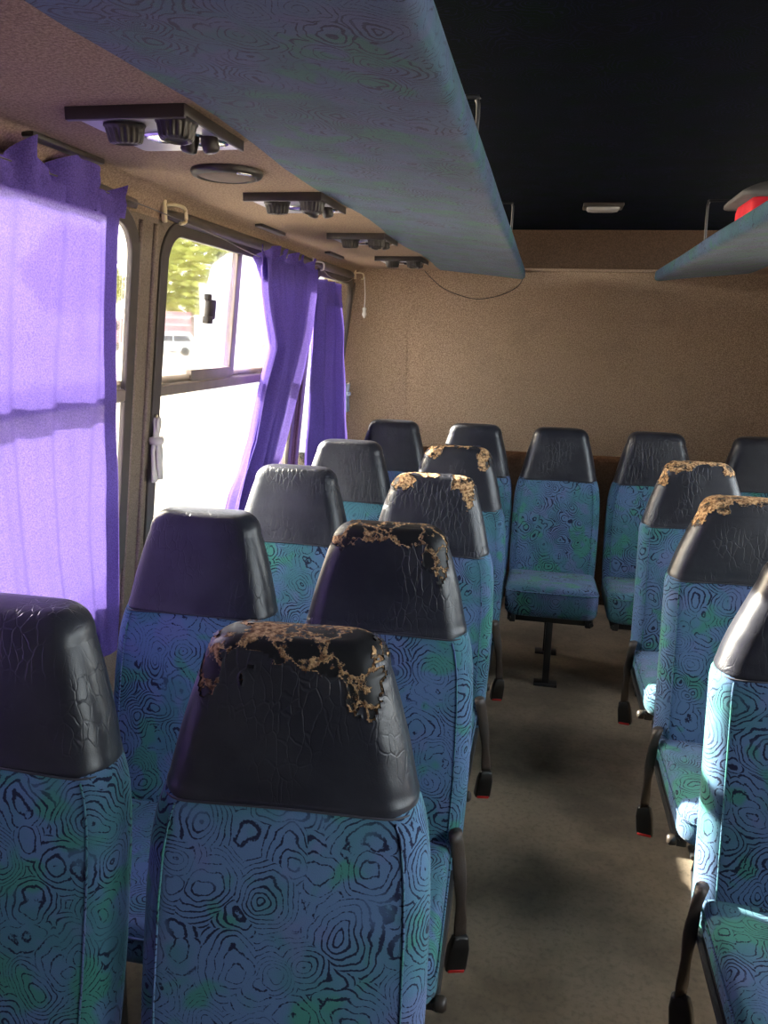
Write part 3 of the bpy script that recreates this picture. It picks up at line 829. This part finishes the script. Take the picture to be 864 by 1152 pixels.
# local vehicle frames: x along its length, y across
def place(o, x, y, rz): o.location = (x, y, ZG); o.rotation_euler = (0, 0, rz)
v = empty('car'); tag(v, 'white car parked on the sunlit ground beyond the open window', 'car')
bm = bmesh.new(); side = [(-2.3, .45), (-2.35, .8), (-2.2, 1.02), (-1.0, 1.12), (2.1, 1.15), (2.3, 1.0), (2.32, .5), (2.2, .4), (-2.2, .4)]
loft(bm, [[Vector((x, y*k, z)) for x, z in side] for y, k in ((-.9, 1), (-.88, 1), (.88, 1), (.9, 1))]); frombm('body', bm, M['white_paint'], v, True, 40)
bm = bmesh.new(); cab = [(-1.2, 1.10), (-.6, 1.75), (-.2, 1.85), (1.7, 1.85), (2.1, 1.72), (2.25, 1.12)]
loft(bm, [[Vector((x, y*(1 if z < 1.3 else .86), z)) for x, z in cab] for y in (-.86, .86)]); cb = frombm('cabin', bm, M['white_paint'], v, True, 40)
for sy in (-1, 1):
    bm = bmesh.new(); gl = [(-.9, 1.2), (-.5, 1.68), (.4, 1.72), (.4, 1.2)]; gl2 = [(.5, 1.2), (.5, 1.72), (1.8, 1.7), (2.0, 1.2)]
    for q in (gl, gl2): loft(bm, [[Vector((x, sy*(.86-(z-1.1)*.19)+dy, z)) for x, z in q] for dy in (-.02, .02)])
    frombm('side_window', bm, M['dark_glass'], cb, True, 30)
for wx in (-1.45, 1.45):
    for sy in (-.82, .82): wheel(v, wx, sy, .37, .37, .11)
place(v, -32.5, 66.0, math.radians(28))
v = empty('truck'); tag(v, 'faded pink truck standing behind the white car outside', 'truck')
bm = bmesh.new(); box(bm, -3.2, 3.0, -1.2, 1.2, 1.2, 1.5, .05); box(bm, -3.2, 3.0, -1.2, -1.12, 1.5, 3.9, .03); box(bm, -3.2, 3.0, 1.12, 1.2, 1.5, 3.9, .03); box(bm, 2.92, 3.0, -1.2, 1.2, 1.5, 3.9, .03); box(bm, -3.2, -3.1, -1.2, 1.2, 1.5, 4.1, .03)
frombm('cargo_bed', bm, M['pink_paint'], v, True, 40)
bm = bmesh.new(); cab = [(-5.2, .8), (-5.25, 1.7), (-4.9, 2.9), (-4.6, 3.1), (-3.4, 3.1), (-3.35, .8)]
loft(bm, [[Vector((x, y, z)) for x, z in cab] for y in (-1.15, 1.15)]); cb = frombm('cab', bm, M['pink_paint'], v, True, 40)
bm = bmesh.new(); box(bm, -4.8, -3.7, -1.17, 1.17, 2.0, 2.8, .03); frombm('cab_window', bm, M['dark_glass'], cb, True, 40)
bm = bmesh.new()
for zz in (1.9, 2.6, 3.3):
    for sy in (-1.22, 1.22): box(bm, -3.2, 3.0, sy-.02, sy+.02, zz, zz+.12)
frombm('side_rail', bm, M['white_paint'], v, True, 40)
for wx in (-4.3, 1.2, 2.3):
    for sy in (-1.05, 1.05): wheel(v, wx, sy, .5, .5, .16)
place(v, -37.5, 74.5, math.radians(26))
v = empty('bus'); tag(v, 'white bus parked close by outside, filling much of the open window', 'bus')
bm = bmesh.new(); side = [(0, .5), (-.06, 1.6), (.02, 2.6), (.16, 3.15), (.40, 3.33), (.8, 3.38), (9.0, 3.38), (9.3, 3.2), (9.4, .5), (9.2, .35), (.2, .35)]
loft(bm, [[Vector((x*(1 if abs(y) < 1.2 else 1), y*(1 if z < 2.9 else .97), z)) for x, z in side] for y in (-1.2, -1.15, 1.15, 1.2)]); bd = frombm('body', bm, M['white_paint'], v, True, 40)
for k in range(5):
    bm = bmesh.new()
    for sy in (-1.205, 1.205): box(bm, .9+1.6*k, 2.3+1.6*k, sy-.008, sy+.008, 1.75, 2.65, .006)
    frombm('side_window', bm, simple('bus_curtained_glass', (.45, .42, .36), .2, .5) if k == 0 else bpy.data.materials['bus_curtained_glass'], v, True, 40)
bm = bmesh.new(); box(bm, -.075, -.02, -1.0, 1.0, 1.9, 2.9, .01); frombm('windscreen', bm, bpy.data.materials['bus_curtained_glass'], v, True, 40)
for wx in (1.9, 7.2):
    for sy in (-1.05, 1.05): wheel(v, wx, sy, .45, .45, .14)
place(v, -5.45, 12.9, math.radians(12))
random.seed(3)
def tree(x, y, h, r, label):
    t_ = empty('tree', (x, y, ZG)); tag(t_, label, 'tree', 'trees beyond the parked vehicles')
    bm = bmesh.new(); tube(bm, [(0, 0, 0), (.1, .1, h*.25), (-.1, .1, h*.5), (0, 0, h*.75)], [.35, .28, .2, .08], 10); frombm('trunk', bm, M['bark'], t_)
    bm = bmesh.new()
    for k in range(3200):
        a = random.uniform(0, 2*PI); q = random.uniform(-.75, 1); rr = random.uniform(.55, 1)**.5
        lump = 1+.3*noise.noise(Vector((math.cos(a)*1.5, math.sin(a)*1.5, q*2+x)))
        p = Vector((r*lump*rr*math.sqrt(1-min(1, q*q*.95))*math.cos(a), r*lump*rr*math.sqrt(1-min(1, q*q*.95))*math.sin(a), h*.58+q*h*.42*lump*.9))
        s_ = random.uniform(.35, .85)
        Rm = Matrix.Translation(p) @ Matrix.Rotation(random.uniform(0, 6), 4, 'Z') @ Matrix.Rotation(random.uniform(0, 3), 4, 'X')
        vs = [bm.verts.new(Rm @ Vector(q_)) for q_ in ((-s_, 0, 0), (0, -s_*.5, .05), (s_, 0, 0), (0, s_*.5, .05))]
        bm.faces.new(vs)
    frombm('crown', bm, M['leaf'], t_, False)
for i, (x, y, h, r, lb) in enumerate(((-44, 96, 15, 5.5, 'leafy green tree straight behind the pink truck'), (-57, 92, 14, 5.5, 'leafy green tree showing beside the near pillar'),
        (-29, 104, 16, 5.5, 'leafy green tree showing over the white bus'), (-66, 80, 15, 5.5, 'leafy green tree seen past the edge of the drawn curtain'))):
    tree(x, y, h, r, lb)

# ------------------------------------------------------------------ light
W = bpy.data.worlds.new('World'); S.world = W; W.use_nodes = True
nt = W.node_tree; nt.nodes.clear()
sky = nt.nodes.new('ShaderNodeTexSky'); sky.sky_type = 'NISHITA'; sky.sun_disc = False
sd = Vector((-1, .42, .50)).normalized()
sky.sun_elevation = math.asin(sd.z); sky.sun_rotation = math.atan2(sd.x, sd.y); sky.air_density = 1.0; sky.dust_density = 3.5; sky.ozone_density = .6
bg = nt.nodes.new('ShaderNodeBackground'); bg.inputs[1].default_value = .85
ou = nt.nodes.new('ShaderNodeOutputWorld')
mixn = nt.nodes.new('ShaderNodeMix'); mixn.data_type = 'RGBA'; mixn.inputs[0].default_value = .55
nt.links.new(sky.outputs[0], mixn.inputs[6]); mixn.inputs[7].default_value = (7.0, 7.0, 7.2, 1)
nt.links.new(mixn.outputs[2], bg.inputs[0]); nt.links.new(bg.outputs[0], ou.inputs[0])
sl = bpy.data.lights.new('sun', 'SUN'); sl.energy = 21; sl.angle = math.radians(.6); sl.color = (1, .93, .82)
so = bpy.data.objects.new('sun', sl); C.objects.link(so); so.rotation_euler = sd.to_track_quat('Z', 'Y').to_euler(); so.location = sd*20

# ------------------------------------------------------------------ camera
cam = bpy.data.cameras.new('camera'); co_ = bpy.data.objects.new('camera', cam); C.objects.link(co_)
f, yaw, pitch, roll, H = 899.2789, .193, .2173, .0274, 1.5384
cy, sy, cp, sp = math.cos(yaw), math.sin(yaw), math.cos(pitch), math.sin(pitch)
fwd = Vector((-sy*cp, cy*cp, -sp)); right = Vector((cy, sy, 0)); up = right.cross(fwd)
r2 = right*math.cos(roll)+up*math.sin(roll); u2 = up*math.cos(roll)-right*math.sin(roll)
co_.matrix_world = Matrix(((r2.x, u2.x, -fwd.x, 0), (r2.y, u2.y, -fwd.y, 0), (r2.z, u2.z, -fwd.z, H), (0, 0, 0, 1)))
cam.sensor_fit = 'VERTICAL'; cam.sensor_height = 36; cam.lens = f/1152*36; cam.clip_start = .05; cam.clip_end = 500
S.camera = co_
S.view_settings.view_transform = 'Standard'; S.view_settings.look = 'None'; S.view_settings.gamma = 1; S.view_settings.use_curve_mapping = False
S.view_settings.exposure = 1.35
S.cycles.max_bounces = 12; S.cycles.diffuse_bounces = 6; S.cycles.transparent_max_bounces = 12
